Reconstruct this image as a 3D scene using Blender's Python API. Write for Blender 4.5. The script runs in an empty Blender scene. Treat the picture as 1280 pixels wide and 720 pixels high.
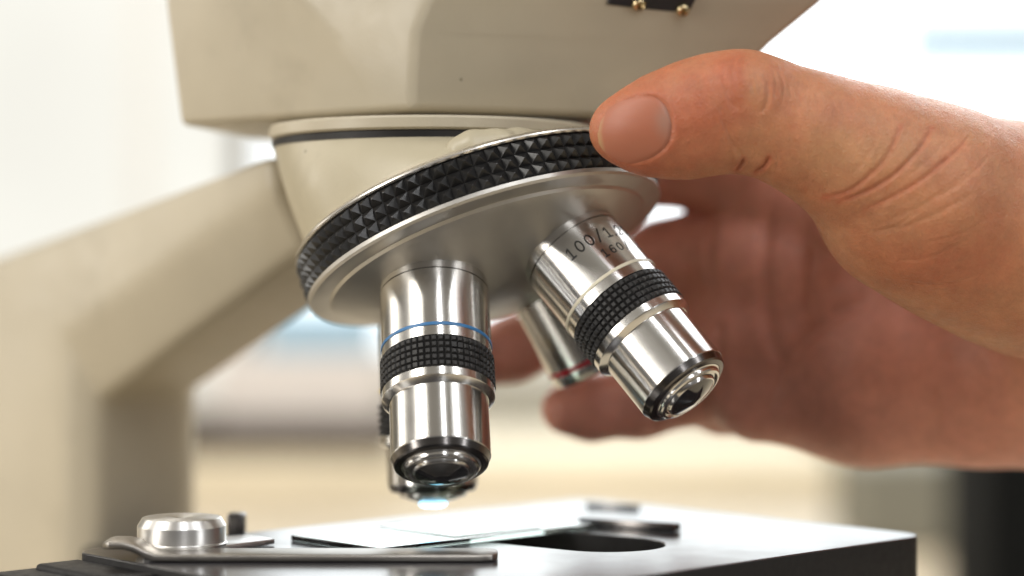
import bpy, bmesh, math, random
import numpy as np
import openvdb
from mathutils import Vector, Matrix
from mathutils.bvhtree import BVHTree

random.seed(4)
C = bpy.context.scene.collection
sc = bpy.context.scene
PI = math.pi

# ------------------------------------------------------------------ camera, world, light
# units: 1 = 1 cm.  The camera stands level at the origin and looks along +Y.
LENS = 70.0
FPX = LENS / 36 * 1280
cam_d = bpy.data.cameras.new('camera')
cam = bpy.data.objects.new('camera', cam_d)
C.objects.link(cam)
cam.rotation_euler = (PI / 2, 0, 0)
cam_d.lens = LENS
cam_d.sensor_width = 36
cam_d.clip_start = 1.0
cam_d.clip_end = 5000
cam_d.dof.use_dof = True
cam_d.dof.focus_distance = 35.3
cam_d.dof.aperture_fstop = 0.056
sc.camera = cam

w = bpy.data.worlds.new('World')
sc.world = w
w.use_nodes = True
nt = w.node_tree
nt.nodes.clear()
wo = nt.nodes.new('ShaderNodeOutputWorld')
bg = nt.nodes.new('ShaderNodeBackground')
tc = nt.nodes.new('ShaderNodeTexCoord')
sep = nt.nodes.new('ShaderNodeSeparateXYZ')
ramp = nt.nodes.new('ShaderNodeValToRGB')
mp = nt.nodes.new('ShaderNodeMapRange')
nt.links.new(tc.outputs['Generated'], sep.inputs[0])
nt.links.new(sep.outputs['Z'], mp.inputs[0])
mp.inputs[1].default_value = -1; mp.inputs[2].default_value = 1
nt.links.new(mp.outputs[0], ramp.inputs[0])
e = ramp.color_ramp.elements                      # a room: dark floor, mid walls, pale ceiling
e[0].position = 0.30; e[0].color = (0.10, 0.09, 0.085, 1)
e[1].position = 0.85; e[1].color = (0.60, 0.55, 0.47, 1)
k = e.new(0.50); k.color = (0.275, 0.265, 0.26, 1)
nt.links.new(ramp.outputs[0], bg.inputs[0])
bg.inputs[1].default_value = 0.50
nt.links.new(bg.outputs[0], wo.inputs[0])

def lamp(name, direction, dist, sx, sy, power, color, target=(-0.5, 37, 0)):
    d = bpy.data.lights.new(name, 'AREA')
    d.shape = 'RECTANGLE'; d.size = sx; d.size_y = sy
    d.energy = power; d.color = color
    o = bpy.data.objects.new(name, d)
    C.objects.link(o)
    t = Vector(target)
    o.location = t + Vector(direction).normalized() * dist
    o.rotation_euler = (t - o.location).to_track_quat('-Z', 'Y').to_euler()
    return o
lamp('window_light', (-0.74, -0.46, 0.49), 150, 28, 190, 205000, (1.0, 0.965, 0.90))
lamp('ceiling_light', (0.18, -0.70, 0.69), 190, 13, 210, 118000, (0.97, 0.98, 1.0))
lamp('right_window_light', (0.72, -0.46, 0.52), 150, 13, 190, 78000, (0.96, 0.98, 1.0))
lamp('back_window_light', (0.42, 0.62, 0.62), 120, 80, 70, 70000, (0.92, 0.96, 1.0))
lamp('left_window_light', (-0.93, 0.28, 0.34), 140, 30, 110, 50000, (1.0, 0.95, 0.86))
lamp('bench_fill', (0.0, -0.35, 1.0), 110, 120, 60, 140000, (1.0, 0.97, 0.92), target=(-5, 190, -15))  # added unseen fill that brightens the bench and boxes at the back

sc.view_settings.view_transform = 'Standard'
sc.view_settings.look = 'None'
sc.view_settings.exposure = 0.0
sc.view_settings.gamma = 1
sc.cycles.use_denoising = True
sc.cycles.max_bounces = 10
sc.cycles.sample_clamp_indirect = 6
sc.cycles.blur_glossy = 1.0
sc.cycles.use_adaptive_sampling = False

# ------------------------------------------------------------------ helpers
def at(px, py, Y):
    """a point at depth Y, measured on a 1280 x 720 photograph of the scene"""
    return Vector(((px - 640) / FPX * Y, Y, (360 - py) / FPX * Y))

def link(name, me, mat, parent=None, smooth=True):
    o = bpy.data.objects.new(name, me)
    C.objects.link(o)
    if mat: me.materials.append(mat)
    if parent:
        o.parent = parent
    if smooth:
        for p in me.polygons: p.use_smooth = True
    return o

def mesh(name, verts, faces):
    me = bpy.data.meshes.new(name)
    me.from_pydata([tuple(v) for v in verts], [], [tuple(f) for f in faces])
    me.update()
    return me

def from_bm(name, bm):
    bmesh.ops.recalc_face_normals(bm, faces=bm.faces)
    me = bpy.data.meshes.new(name)
    bm.to_mesh(me); bm.free()
    return me

def split(o, deg=30):
    m = o.modifiers.new('edge_split', 'EDGE_SPLIT')
    m.split_angle = math.radians(deg)
    return o

def bevel(o, wd, seg=3, deg=25):
    m = o.modifiers.new('bevel', 'BEVEL')
    m.width = wd; m.segments = seg; m.limit_method = 'ANGLE'; m.angle_limit = math.radians(deg)
    m.harden_normals = False
    return o

def fr(o):
    """place o by a matrix relative to its parent's origin"""
    return o

def lathe(profile, seg=96, closed=False):
    """profile: list of (r, z) turned about Z"""
    vs, fs = [], []
    for r, z in profile:
        for i in range(seg):
            a = 2 * PI * i / seg
            vs.append((r * math.cos(a), r * math.sin(a), z))
    n = len(profile)
    rng = range(n) if closed else range(n - 1)
    for j in rng:
        j2 = (j + 1) % n
        for i in range(seg):
            i2 = (i + 1) % seg
            fs.append((j * seg + i, j * seg + i2, j2 * seg + i2, j2 * seg + i))
    return vs, fs

def lathe_obj(name, profile, mat, parent=None, seg=96, closed=False, deg=28):
    o = link(name, mesh(name, *lathe(profile, seg, closed)), mat, parent)
    return split(o, deg)

def knurl(r, z0, z1, cols, rows, depth, flat=0.0, wear=0.0):
    """a sleeve covered with square pyramids (flat = share of each side left flat on top)"""
    vs, fs = [], []
    def P(a, z, rr): vs.append((rr * math.cos(a), rr * math.sin(a), z)); return len(vs) - 1
    base = [[P(2 * PI * i / cols, z0 + (z1 - z0) * j / rows, r - depth) for i in range(cols)] for j in range(rows + 1)]
    for j in range(rows):
        for i in range(cols):
            i2 = (i + 1) % cols
            q = [base[j][i], base[j][i2], base[j + 1][i2], base[j + 1][i]]
            ac = 2 * PI * (i + .5) / cols; zc = z0 + (z1 - z0) * (j + .5) / rows
            da = PI / cols * max(flat, .06); dz = (z1 - z0) / rows / 2 * max(flat, .06)
            rr = r - abs(random.gauss(0, wear)); ac += random.gauss(0, wear) / r; zc += random.gauss(0, wear * .6); da *= 1 + 4 * (r - rr) / max(depth, .01); dz *= 1 + 4 * (r - rr) / max(depth, .01)
            t = [P(ac - da, zc - dz, rr), P(ac + da, zc - dz, rr), P(ac + da, zc + dz, rr), P(ac - da, zc + dz, rr)]
            fs.append(t)
            for s in range(4):
                fs.append((q[s], q[(s + 1) % 4], t[(s + 1) % 4], t[s]))
    # close the sleeve inward so it has thickness
    for j, zz in ((0, z0), (rows, z1)):
        inner = [P(2 * PI * i / cols, zz, r - depth - .08) for i in range(cols)]
        for i in range(cols):
            i2 = (i + 1) % cols
            fs.append((base[j][i], base[j][i2], inner[i2], inner[i]))
    return vs, fs

def box_bm(bm, cx, cy, cz, sx, sy, sz, rot=None):
    m = Matrix.Translation((cx, cy, cz))
    if rot is not None: m = m @ rot
    m = m @ Matrix.Diagonal((sx, sy, sz, 1))
    bmesh.ops.create_cube(bm, size=1, matrix=m)

def thing(name, label, cat, loc=(0, 0, 0), group=None):
    o = bpy.data.objects.new(name, None)
    C.objects.link(o)
    o.location = loc
    o['label'] = label; o['category'] = cat
    if group: o['group'] = group
    o.empty_display_size = 1
    return o

def tag(o, label, cat, group=None):
    o['label'] = label; o['category'] = cat
    if group: o['group'] = group
    return o

def struct(o):
    o['kind'] = 'structure'
    return o

# ------------------------------------------------------------------ materials
def newmat(name):
    m = bpy.data.materials.new(name)
    m.use_nodes = True
    t = m.node_tree
    return m, t, t.nodes['Principled BSDF']

def N(t, kind, **kw):
    n = t.nodes.new(kind)
    for a, b in kw.items(): setattr(n, a, b)
    return n

def noise(t, scale, detail=4, rough=.55, coord='Object', stretch=None):
    c = N(t, 'ShaderNodeTexCoord')
    n = N(t, 'ShaderNodeTexNoise')
    n.inputs['Scale'].default_value = scale
    n.inputs['Detail'].default_value = detail
    n.inputs['Roughness'].default_value = rough
    if stretch:
        m = N(t, 'ShaderNodeMapping')
        m.inputs['Scale'].default_value = stretch
        t.links.new(c.outputs[coord], m.inputs[0]); t.links.new(m.outputs[0], n.inputs[0])
    else:
        t.links.new(c.outputs[coord], n.inputs[0])
    return n

def vary(t, b, base, amt, scale, sock='Base Color', **kw):
    n = noise(t, scale, **kw)
    r = N(t, 'ShaderNodeValToRGB')
    lo = tuple(max(0, c * (1 - amt)) for c in base) + (1,)
    hi = tuple(min(1, c * (1 + amt)) for c in base) + (1,)
    r.color_ramp.elements[0].position = .3; r.color_ramp.elements[0].color = lo
    r.color_ramp.elements[1].position = .7; r.color_ramp.elements[1].color = hi
    t.links.new(n.outputs[0], r.inputs[0])
    t.links.new(r.outputs[0], b.inputs[sock])
    return r

def rough_vary(t, b, lo, hi, scale, **kw):
    n = noise(t, scale, **kw)
    m = N(t, 'ShaderNodeMapRange')
    m.inputs[1].default_value = .3; m.inputs[2].default_value = .7
    m.inputs[3].default_value = lo; m.inputs[4].default_value = hi
    t.links.new(n.outputs[0], m.inputs[0])
    t.links.new(m.outputs[0], b.inputs['Roughness'])

def bump(t, b, src, strength, dist=.02, chain=None):
    n = N(t, 'ShaderNodeBump')
    n.inputs['Strength'].default_value = strength
    n.inputs['Distance'].default_value = dist
    t.links.new(src, n.inputs['Height'])
    if chain is not None: t.links.new(chain.outputs[0], n.inputs['Normal'])
    t.links.new(n.outputs[0], b.inputs['Normal'])
    return n

def paint(name, col, rough=.38, amt=.05, bumpy=.18):
    m, t, b = newmat(name)
    vary(t, b, col, amt, .35)
    rough_vary(t, b, rough - .06, rough + .08, 2.2)
    c = N(t, 'ShaderNodeTexCoord')                     # a few dark specks and chips
    vo = N(t, 'ShaderNodeTexVoronoi'); vo.inputs['Scale'].default_value = .75
    t.links.new(c.outputs['Object'], vo.inputs[0])
    lt = N(t, 'ShaderNodeMapRange'); lt.inputs[1].default_value = .022; lt.inputs[2].default_value = .034; lt.inputs[3].default_value = .8; lt.inputs[4].default_value = 0
    t.links.new(vo.outputs['Distance'], lt.inputs[0])
    smu = noise(t, .5, 5, .65)
    sm_ = N(t, 'ShaderNodeMapRange'); sm_.inputs[1].default_value = .56; sm_.inputs[2].default_value = .8; sm_.inputs[3].default_value = 0; sm_.inputs[4].default_value = .22
    t.links.new(smu.outputs[0], sm_.inputs[0])
    mx = N(t, 'ShaderNodeMath', operation='MAXIMUM')
    t.links.new(lt.outputs[0], mx.inputs[0]); t.links.new(sm_.outputs[0], mx.inputs[1])
    mix = N(t, 'ShaderNodeMix', data_type='RGBA')
    t.links.new(mx.outputs[0], mix.inputs[0])
    t.links.new(b.inputs['Base Color'].links[0].from_socket, mix.inputs[6])
    mix.inputs[7].default_value = (.13, .105, .07, 1)
    t.links.new(mix.outputs[2], b.inputs['Base Color'])
    n = noise(t, 16, 2)
    bump(t, b, n.outputs[0], bumpy, .02)
    return m

def metal(name, col, rough=.2, aniso=0.75, groove=.0, lo=None):
    m, t, b = newmat(name)
    b.inputs['Metallic'].default_value = 1
    vary(t, b, col, .03, 1.2)
    n = noise(t, 1.6, 4, .6)
    mr = N(t, 'ShaderNodeMapRange')
    mr.inputs[1].default_value = .25; mr.inputs[2].default_value = .75
    mr.inputs[3].default_value = rough * .9; mr.inputs[4].default_value = rough * 1.12
    t.links.new(n.outputs[0], mr.inputs[0])
    t.links.new(mr.outputs[0], b.inputs['Roughness'])
    if aniso:
        tg = N(t, 'ShaderNodeTangent', direction_type='RADIAL', axis='Z')
        b.inputs['Anisotropic'].default_value = aniso
        b.inputs['Anisotropic Rotation'].default_value = .25
        t.links.new(tg.outputs[0], b.inputs['Tangent'])
    if groove:
        g = noise(t, 3, 3, .7, stretch=(.15, .15, 60))
        bump(t, b, g.outputs[0], groove, .01)
    return m

def plain(name, col, rough=.5, spec=.5, amt=.1, scale=2.0, metallic=0):
    m, t, b = newmat(name)
    vary(t, b, col, amt, scale)
    rough_vary(t, b, max(.02, rough * .85), min(1, rough * 1.15), scale * 3)
    b.inputs['Specular IOR Level'].default_value = spec
    b.inputs['Metallic'].default_value = metallic
    return m

M = {}
M['cream'] = paint('cream_enamel', (0.485, 0.43, 0.325))
M['cream_mount'] = paint('cream_mount', (0.44, 0.39, 0.28), .36)
M['steel'] = metal('turned_steel', (0.69, 0.675, 0.65), .20, .8)
M['steel_fine'] = metal('bright_steel', (0.74, 0.725, 0.70), .20, .7)
M['aluminium'] = metal('satin_aluminium', (0.80, 0.79, 0.77), .36, .6)
M['steel_dark'] = metal('dark_steel', (0.16, 0.15, 0.145), .22, .4)
M['disc'] = metal('satin_disc', (0.58, 0.56, 0.525), .44, 0)
M['rim'] = metal('satin_rim', (0.76, 0.73, 0.68), .28, 0)
M['collar'] = metal('satin_collar', (0.62, 0.56, 0.45), .3, .3)
M['black_rubber'] = plain('black_anodised', (0.014, 0.0135, 0.0135), .34, .55, .3, 5)
M['black_grip'] = plain('black_grip', (0.02, 0.019, 0.019), .5, .4, .25, 5)
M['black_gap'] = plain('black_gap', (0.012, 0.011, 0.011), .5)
M['black_paint'] = plain('black_stage_side', (0.010, 0.0095, 0.010), .55, .3)
M['stage_top'] = plain('stage_enamel', (0.035, 0.034, 0.038), .17, .9, .06, .3)
M['blue_band'] = plain('blue_band', (0.035, 0.16, 0.36), .35, .5)
M['white_band'] = plain('white_band', (0.72, 0.66, 0.52), .35, .5)
M['yellow_band'] = plain('yellow_band', (0.62, 0.45, 0.04), .35)
M['red_band'] = plain('red_band', (0.58, 0.012, 0.035), .35)
M['ink'] = plain('black_ink', (0.012, 0.011, 0.010), .5)
M['chrome'] = metal('chrome_clip', (0.72, 0.715, 0.71), .34, 0)
M['blade'] = metal('worn_steel_blade', (0.40, 0.375, 0.345), .36, 0)
M['brass'] = metal('brass_screw', (0.62, 0.50, 0.30), .22, 0)
M['plate'] = plain('navy_plate', (0.012, 0.011, 0.018), .4)

m, t, b = newmat('front_lens')
b.inputs['Base Color'].default_value = (.02, .02, .022, 1); b.inputs['Roughness'].default_value = .04
b.inputs['Coat Weight'].default_value = 1; b.inputs['Coat Roughness'].default_value = .03
M['lens'] = m
m, t, b = newmat('glowing_lens_tip')
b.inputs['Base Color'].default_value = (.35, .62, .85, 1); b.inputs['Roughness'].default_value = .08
b.inputs['Emission Color'].default_value = (.35, .72, 1.0, 1); b.inputs['Emission Strength'].default_value = 3.2  # own glow stands in for lamp light coming up through the lens
M['lens_glow'] = m
m, t, b = newmat('slide_glass')
b.inputs['Base Color'].default_value = (.82, .95, .90, 1); b.inputs['Roughness'].default_value = .03
b.inputs['Transmission Weight'].default_value = 1.0; b.inputs['IOR'].default_value = 1.5
M['glass'] = m

# ------------------------------------------------------------------ the microscope
OPT = Vector((-1.58, 39.3, -4.7))                 # where the optical axis meets the stage
EF = Vector((0.685, -0.728, 0)).normalized()      # forwards, away from the arm
ES = Vector((0.728, 0.685, 0)).normalized()       # to the microscope's side
def mic(f, s, z): return OPT + EF * f + ES * s + Vector((0, 0, z - OPT.z))

scope = thing('microscope', 'cream laboratory microscope with black knurled turret ring, steel objectives and black stage', 'microscope',
              (OPT.x, OPT.y, -20))
INV = Matrix.Translation(-Vector(scope.location))
def part(name, me, mat, smooth=True):
    o = link(name, me, mat, scope, smooth)
    o.matrix_parent_inverse = INV
    return o

# --- arm: a faceted C, swept through three stations
def arm_mesh():
    ins, mid = 1.2, 1.85
    st = [  # inner (s=+-1.2), outer (s=+-1.85), back outer, back inner  as (f, z)
        [(-10.3, -18.6), (-11.0, -18.6), (-16.0, -18.6), (-16.6, -18.6)],
        [(-10.3, -2.6), (-10.8, -1.0), (-16.0, 0.25), (-16.6, .5)],
        [(-2.5, .78), (-2.7, 2.0), (-2.8, 2.62), (-2.8, 2.78)]]
    vs, fs = [], []
    for row in st:
        for s in (-1, 1):
            for (f, z), ss in zip(row, (ins, mid, mid, ins)):
                vs.append(mic(f, s * ss, z))
    ring = [0, 1, 2, 3, 7, 6, 5, 4]
    for j in range(2):
        for i in range(8):
            a, b2 = ring[i], ring[(i + 1) % 8]
            fs.append((j * 8 + a, j * 8 + b2, (j + 1) * 8 + b2, (j + 1) * 8 + a))
    fs.append([ring[i] for i in range(8)])
    fs.append([16 + ring[7 - i] for i in range(8)])
    bm = bmesh.new()
    bv = [bm.verts.new(v) for v in vs]
    for f in fs: bm.faces.new([bv[i] for i in f])
    return from_bm('arm', bm)
arm = part('arm', arm_mesh(), M['cream'])
bevel(arm, .28, 4, 12)
split(arm, 40)

bm = bmesh.new()
box_bm(bm, 0, 0, 0, 9.5, 24, 1.6)
fm = Matrix.Translation(mic(-5, 0, -19.2)) @ Matrix(((ES.x, EF.x, 0, 0), (ES.y, EF.y, 0, 0), (0, 0, 1, 0), (0, 0, 0, 1)))
bmesh.ops.transform(bm, matrix=fm, verts=bm.verts)
bevel(part('base', from_bm('base', bm), M['cream']), .4, 4)

# --- head housing
def head_mesh():
    lv = [
        (3.30, [(-6.75, 40.5), (-2.45, 37.38), (-1.90, 37.00), (3.61, 39.10), (1.6, 46), (-5.4, 46)]),
        (4.75, [(-6.93, 40.5), (-3.32, 37.78), (-1.82, 36.86), (5.05, 38.55), (2.4, 46.6), (-5.5, 46.6)]),
        (5.50, [(-7.02, 40.5), (-4.01, 38.02), (-1.50, 36.80), (5.97, 38.12), (3.0, 46.9), (-5.6, 46.9)]),
        (9.50, [(-7.40, 40.5), (-6.2, 38.9), (0.60, 36.50), (10.0, 36.40), (6.0, 48.0), (-6.0, 48.0)])]
    bm = bmesh.new()
    rows = [[bm.verts.new((x, y, z)) for x, y in p] for z, p in lv]
    n = 6
    for a, b2 in zip(rows, rows[1:]):
        for i in range(n):
            bm.faces.new((a[i], a[(i + 1) % n], b2[(i + 1) % n], b2[i]))
    bm.faces.new(rows[0][::-1]); bm.faces.new(rows[-1])
    return from_bm('head_housing', bm)
head = part('head_housing', head_mesh(), M['cream'])
bevel(head, .16, 4, 9)
split(head, 50)

# dark plate with two screws on the head's front face
fa, fb_, fc = Vector((-1.5, 36.80, 5.5)), Vector((5.97, 38.12, 5.5)), Vector((5.05, 38.55, 4.75))
fn = (fb_ - fa).cross(fc - fa).normalized()
if fn.y > 0: fn = -fn
def on_face(px, py, off=0):
    d = at(px, py, 1.0)
    return d * (fa.dot(fn) / d.dot(fn)) + fn * off
q0, q1, q2 = on_face(757, 3), on_face(859, 15.5), on_face(880, -26)
q3 = q0 + (q2 - q1)
bm = bmesh.new()
lo = [bm.verts.new(q + fn * .01) for q in (q0, q1, q2, q3)]
hi = [bm.verts.new(q + fn * .09) for q in (q0, q1, q2, q3)]
bm.faces.new(hi); bm.faces.new(lo[::-1])
for i in range(4): bm.faces.new((lo[i], lo[(i + 1) % 4], hi[(i + 1) % 4], hi[i]))
plate = part('mounting_plate', from_bm('mounting_plate', bm), M['plate'], False)
bevel(plate, .025, 2)
def screw(px, py):
    o = lathe_obj('screw', [(0.0, .03), (.03, .03), (.05, .09), (.10, .115), (.125, .085), (.14, .0)], M['brass'], None, 32)
    o.matrix_world = Matrix.Translation(on_face(px, py, .088)) @ fn.to_track_quat('Z', 'Y').to_matrix().to_4x4()
    mw = o.matrix_world.copy()
    o.parent = plate
    o.matrix_parent_inverse = Matrix.Translation(-Vector(scope.location)).inverted() @ Matrix.Identity(4)
    o.matrix_parent_inverse = (Matrix.Translation(scope.location) @ INV).inverted()
    o.matrix_basis = mw
    return o
screw(797, 1); screw(852, 8)

# --- collar, gap and cast mount under the head (turned about the optical axis)
def on_axis(o, z=0):
    o.matrix_basis = Matrix.Translation((OPT.x, OPT.y, z))
    o.parent = scope
    o.matrix_parent_inverse = INV
    return o
on_axis(lathe_obj('head_collar', [(1.0, 3.36), (1.5, 3.36), (1.5, 3.16), (3.16, 3.145), (3.19, 3.10), (3.19, 2.93), (3.13, 2.89), (2.4, 2.89)], M['cream'], None, 128))
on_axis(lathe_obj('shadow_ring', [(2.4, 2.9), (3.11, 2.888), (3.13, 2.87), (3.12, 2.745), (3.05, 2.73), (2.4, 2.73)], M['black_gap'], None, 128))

TC = Vector((-0.51788, 38.20256, 0.75141))
TN = Vector((0.31337, -0.25705, -0.91418)).normalized()
TU = TN.cross(Vector((0, 0, 1))).normalized()
TV = TN.cross(TU)
TM = Matrix(((TU.x, TV.x, TN.x, TC.x), (TU.y, TV.y, TN.y, TC.y), (TU.z, TV.z, TN.z, TC.z), (0, 0, 0, 1)))

def mount_mesh(seg=128, rows=14):
    c0 = Vector((OPT.x, OPT.y, 2.755)); c1 = TC - TN * .86
    vs, fs = [], []
    for j in range(rows + 1):
        u = j / rows
        for i in range(seg):
            a = 2 * PI * i / seg
            d = Vector((math.cos(a), math.sin(a), 0))
            p0 = c0 + d * 3.10
            dt = d - TN * d.dot(TN); dt.normalize()
            p1 = c1 + dt * 3.22
            p = p0.lerp(p1, u)
            p += d * (.07 * math.sin(PI * u))
            vs.append(p)
    for j in range(rows):
        for i in range(seg):
            i2 = (i + 1) % seg
            fs.append((j * seg + i, j * seg + i2, (j + 1) * seg + i2, (j + 1) * seg + i))
    fs.append(range(seg)); fs.append(range(rows * seg, (rows + 1) * seg))
    return mesh('nosepiece_mount', vs, fs)
split(part('nosepiece_mount', mount_mesh(), M['cream_mount']), 50)

def on_turret(o):
    o.matrix_basis = TM
    o.parent = scope
    o.matrix_parent_inverse = INV
    return o
turret = on_turret(lathe_obj('turret_disc', [(3.40, -.02), (3.505, -.015), (3.525, .0), (3.525, .07), (3.49, .115), (3.40, .14), (3.20, .17),
    (3.165, .175), (3.15, .20), (3.13, .235), (3.07, .27), (2.98, .315), (2.93, .335), (2.4, .60), (1.78, .845), (1.2, 1.07), (.8, 1.19), (.4, 1.23), (0, 1.24)],
    M['disc'], None, 192, deg=18))
on_turret(lathe_obj('turret_rim', [(3.36, -.74), (3.50, -.745), (3.53, -.77), (3.53, -.80), (3.47, -.86), (3.30, -.90), (3.2, -.92)], M['rim'], None, 192))
gr = link('grip_ring', mesh('grip_ring', *knurl(3.575, -.745, -.015, 86, 3, .13, .08, .006)), M['black_rubber'], None, False)
on_turret(gr)

# ------------------------------------------------------------------ signed-distance bodies (cast lump, hand)
def cone_sdf(P, a, b, ra, rb, ys=1.0, yc=None):
    """distance to a tapered capsule from a to b; ys squeezes it along Y about the axis"""
    a = np.asarray(a, np.float32); b = np.asarray(b, np.float32)
    d = b - a
    if ys != 1.0:
        sc_ = np.array([1, 1 / ys, 1], np.float32)
        X = P * sc_; a2 = a * sc_; d2 = (b * sc_) - a2
    else:
        X, a2, d2 = P, a, d
    q = X - a2
    h = np.clip((q @ d2) / float(d2 @ d2 + 1e-9), 0, 1)
    q = q - h[..., None] * d2
    return (np.sqrt((q * q).sum(-1)) - (ra + (rb - ra) * h)) * min(1.0, ys * 1.05)

def smin(a, b, k):
    h = np.clip(.5 + .5 * (b - a) / k, 0, 1)
    return b + (a - b) * h - k * h * (1 - h)

def sdf_mesh(fun, lo, hi, vox):
    lo = np.array(lo, np.float32); hi = np.array(hi, np.float32)
    n = np.ceil((hi - lo) / vox).astype(int) + 1
    out = np.empty(n, np.float32)
    ys = lo[1] + vox * np.arange(n[1], dtype=np.float32); zs = lo[2] + vox * np.arange(n[2], dtype=np.float32)
    for i0 in range(0, n[0], 24):
        xs = lo[0] + vox * np.arange(i0, min(n[0], i0 + 24), dtype=np.float32)
        P = np.stack(np.meshgrid(xs, ys, zs, indexing='ij'), -1)
        out[i0:i0 + len(xs)] = fun(P)
    band = 4 * vox
    g = openvdb.FloatGrid(band)
    g.copyFromArray(np.clip(out, -band, band))
    pts, quads = g.convertToQuads()
    return np.asarray(pts, np.float64) * vox + lo, np.asarray(quads)

def quads_mesh(name, pts, quads):
    me = bpy.data.meshes.new(name)
    me.from_pydata(pts.tolist(), [], quads.tolist())
    bm = bmesh.new(); bm.from_mesh(me)
    bmesh.ops.recalc_face_normals(bm, faces=bm.faces)
    bm.to_mesh(me); bm.free()
    return me

def lump(P):
    pts = [at(548, 203, 36.3), at(572, 196, 35.95), at(592, 189, 35.8), at(618, 187, 35.85), at(648, 181, 36.1), at(690, 174, 36.3)]
    rs = [.16, .30, .37, .36, .30, .14]
    d = None
    for (a, b2, ra, rb) in zip(pts, pts[1:], rs, rs[1:]):
        c = cone_sdf(P, a, b2, ra, rb)
        d = c if d is None else smin(d, c, .1)
    for px, py, r in ((576, 191, .30), (602, 184, .28), (630, 180, .25)):
        c = np.sqrt(((P - np.asarray(at(px, py, 35.75), np.float32)) ** 2).sum(-1)) - r
        d = smin(d, c, .06)
    return d
pp, qq = sdf_mesh(lump, (-2.2, 35, 1.6), (1.6, 37.4, 3.5), .05)
part('detent_cover', quads_mesh('detent_cover', pp, qq), M['cream_mount'])

# ------------------------------------------------------------------ objectives
def frame(d, base):
    d = Vector(d).normalized()
    u = d.cross(Vector((0, 0, 1))).normalized(); v = d.cross(u)
    return Matrix(((u.x, v.x, d.x, base[0]), (u.y, v.y, d.y, base[1]), (u.z, v.z, d.z, base[2]), (0, 0, 0, 1)))

def objective(d, base, band, lens='lens', tip=None, e=0.0):
    o = lathe_obj('objective', [(.9, -.55), (.985, -.55), (.985, -.004), (1.0, .0), (1.0, .095), (.955, .099), (.955, .117), (1.0, .121),
                                (1.0, 1.235), (.995, 1.24), (.995, 1.30), (1.0, 1.305), (1.0, 1.49), (.97, 1.50), (.9, 1.50)], M['steel'], None, 128, deg=40)
    o.matrix_basis = frame(d, base)
    o.parent = scope
    o.matrix_parent_inverse = INV
    lathe_obj('colour_band', [(.99, 1.238), (1.010, 1.240), (1.012, 1.250), (1.012, 1.288), (1.010, 1.30), (.99, 1.302)], M[band], o, 128)
    link('grip_ring', mesh('grip_ring', *knurl(1.035, 1.505, 2.125, 54, 5, .045, .45, .003)), M['black_grip'], o, False)
    lathe_obj('shoulder', [(.9, 2.127), (1.005, 2.127), (1.012, 2.14), (1.012, 2.285), (.995, 2.305), (.90, 2.375), (.8, 2.38)], M['steel_fine'], o, 128)
    lathe_obj('nose', [(.8, 2.37), (.884, 2.372), (.884, 3.43 - e), (.876, 3.446 - e), (.80, 3.446 - e)], M['steel'], o, 128, deg=24)
    lathe_obj('bevel_ring', [(.80, 3.442 - e), (.872, 3.448 - e), (.832, 3.56 - e), (.80, 3.585 - e), (.71, 3.60 - e)], M['steel_dark'], o, 128, deg=24)  # dark metal puts the chamfer's dark reflection into its colour
    lathe_obj('front_cap', [(.71, 3.5 - e), (.70, 3.60 - e), (.668, 3.61 - e), (.660, 3.62 - e), (.655, 3.665 - e), (.63, 3.69 - e), (.585, 3.70 - e), (.575, 3.66 - e), (.52, 3.665 - e), (.505, 3.71 - e), (.485, 3.735 - e), (.46, 3.74 - e)], M['steel_fine'], o, 96, deg=24)
    lathe_obj('front_lens', [(.465, 3.70 - e), (.46, 3.738 - e), (.30, 3.79 - e), (.14, 3.835 - e), (.12, 3.84 - e), (0, 3.845 - e)], M[lens], o, 64, deg=60)
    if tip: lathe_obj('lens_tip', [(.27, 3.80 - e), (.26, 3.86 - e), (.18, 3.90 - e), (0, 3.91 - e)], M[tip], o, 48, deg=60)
    return o
oB = objective((0.05502, -0.50951, -0.85870), (-1.43430, 36.65032, -0.03916), 'blue_band')
oC = objective((0.56694, -0.42082, -0.70816), (1.10550, 37.09036, 0.70773), 'white_band')
oA = objective((0.02056, -0.05517, -0.99827), (-1.60526, 38.90445, -0.73), 'yellow_band', 'lens', 'lens_glow', .36)

# short objective behind: plain barrel with a red band near its end
dD, bD = (0.47912, 0.07110, -0.87485), (0.93, 39.55, -0.02)
oD = lathe_obj('objective', [(.9, -.5), (.985, -.5), (.985, -.004), (1.0, 0), (1.0, .095), (.955, .099), (.955, .117), (1.0, .121), (1.0, 1.40), (.99, 1.41),
                             (.99, 1.47), (1.0, 1.48), (1.0, 1.68), (.96, 1.73), (.62, 1.74), (.60, 1.65)], M['steel'], None, 128, deg=40)
oD.matrix_basis = frame(dD, bD); oD.parent = scope; oD.matrix_parent_inverse = INV
lathe_obj('colour_band', [(.98, 1.396), (1.010, 1.398), (1.013, 1.41), (1.013, 1.475), (1.010, 1.485), (.98, 1.487)], M['red_band'], oD, 96)
lathe_obj('front_lens', [(.61, 1.68), (.4, 1.65), (.2, 1.63), (0, 1.625)], M['lens'], oD, 64, deg=60)

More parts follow.
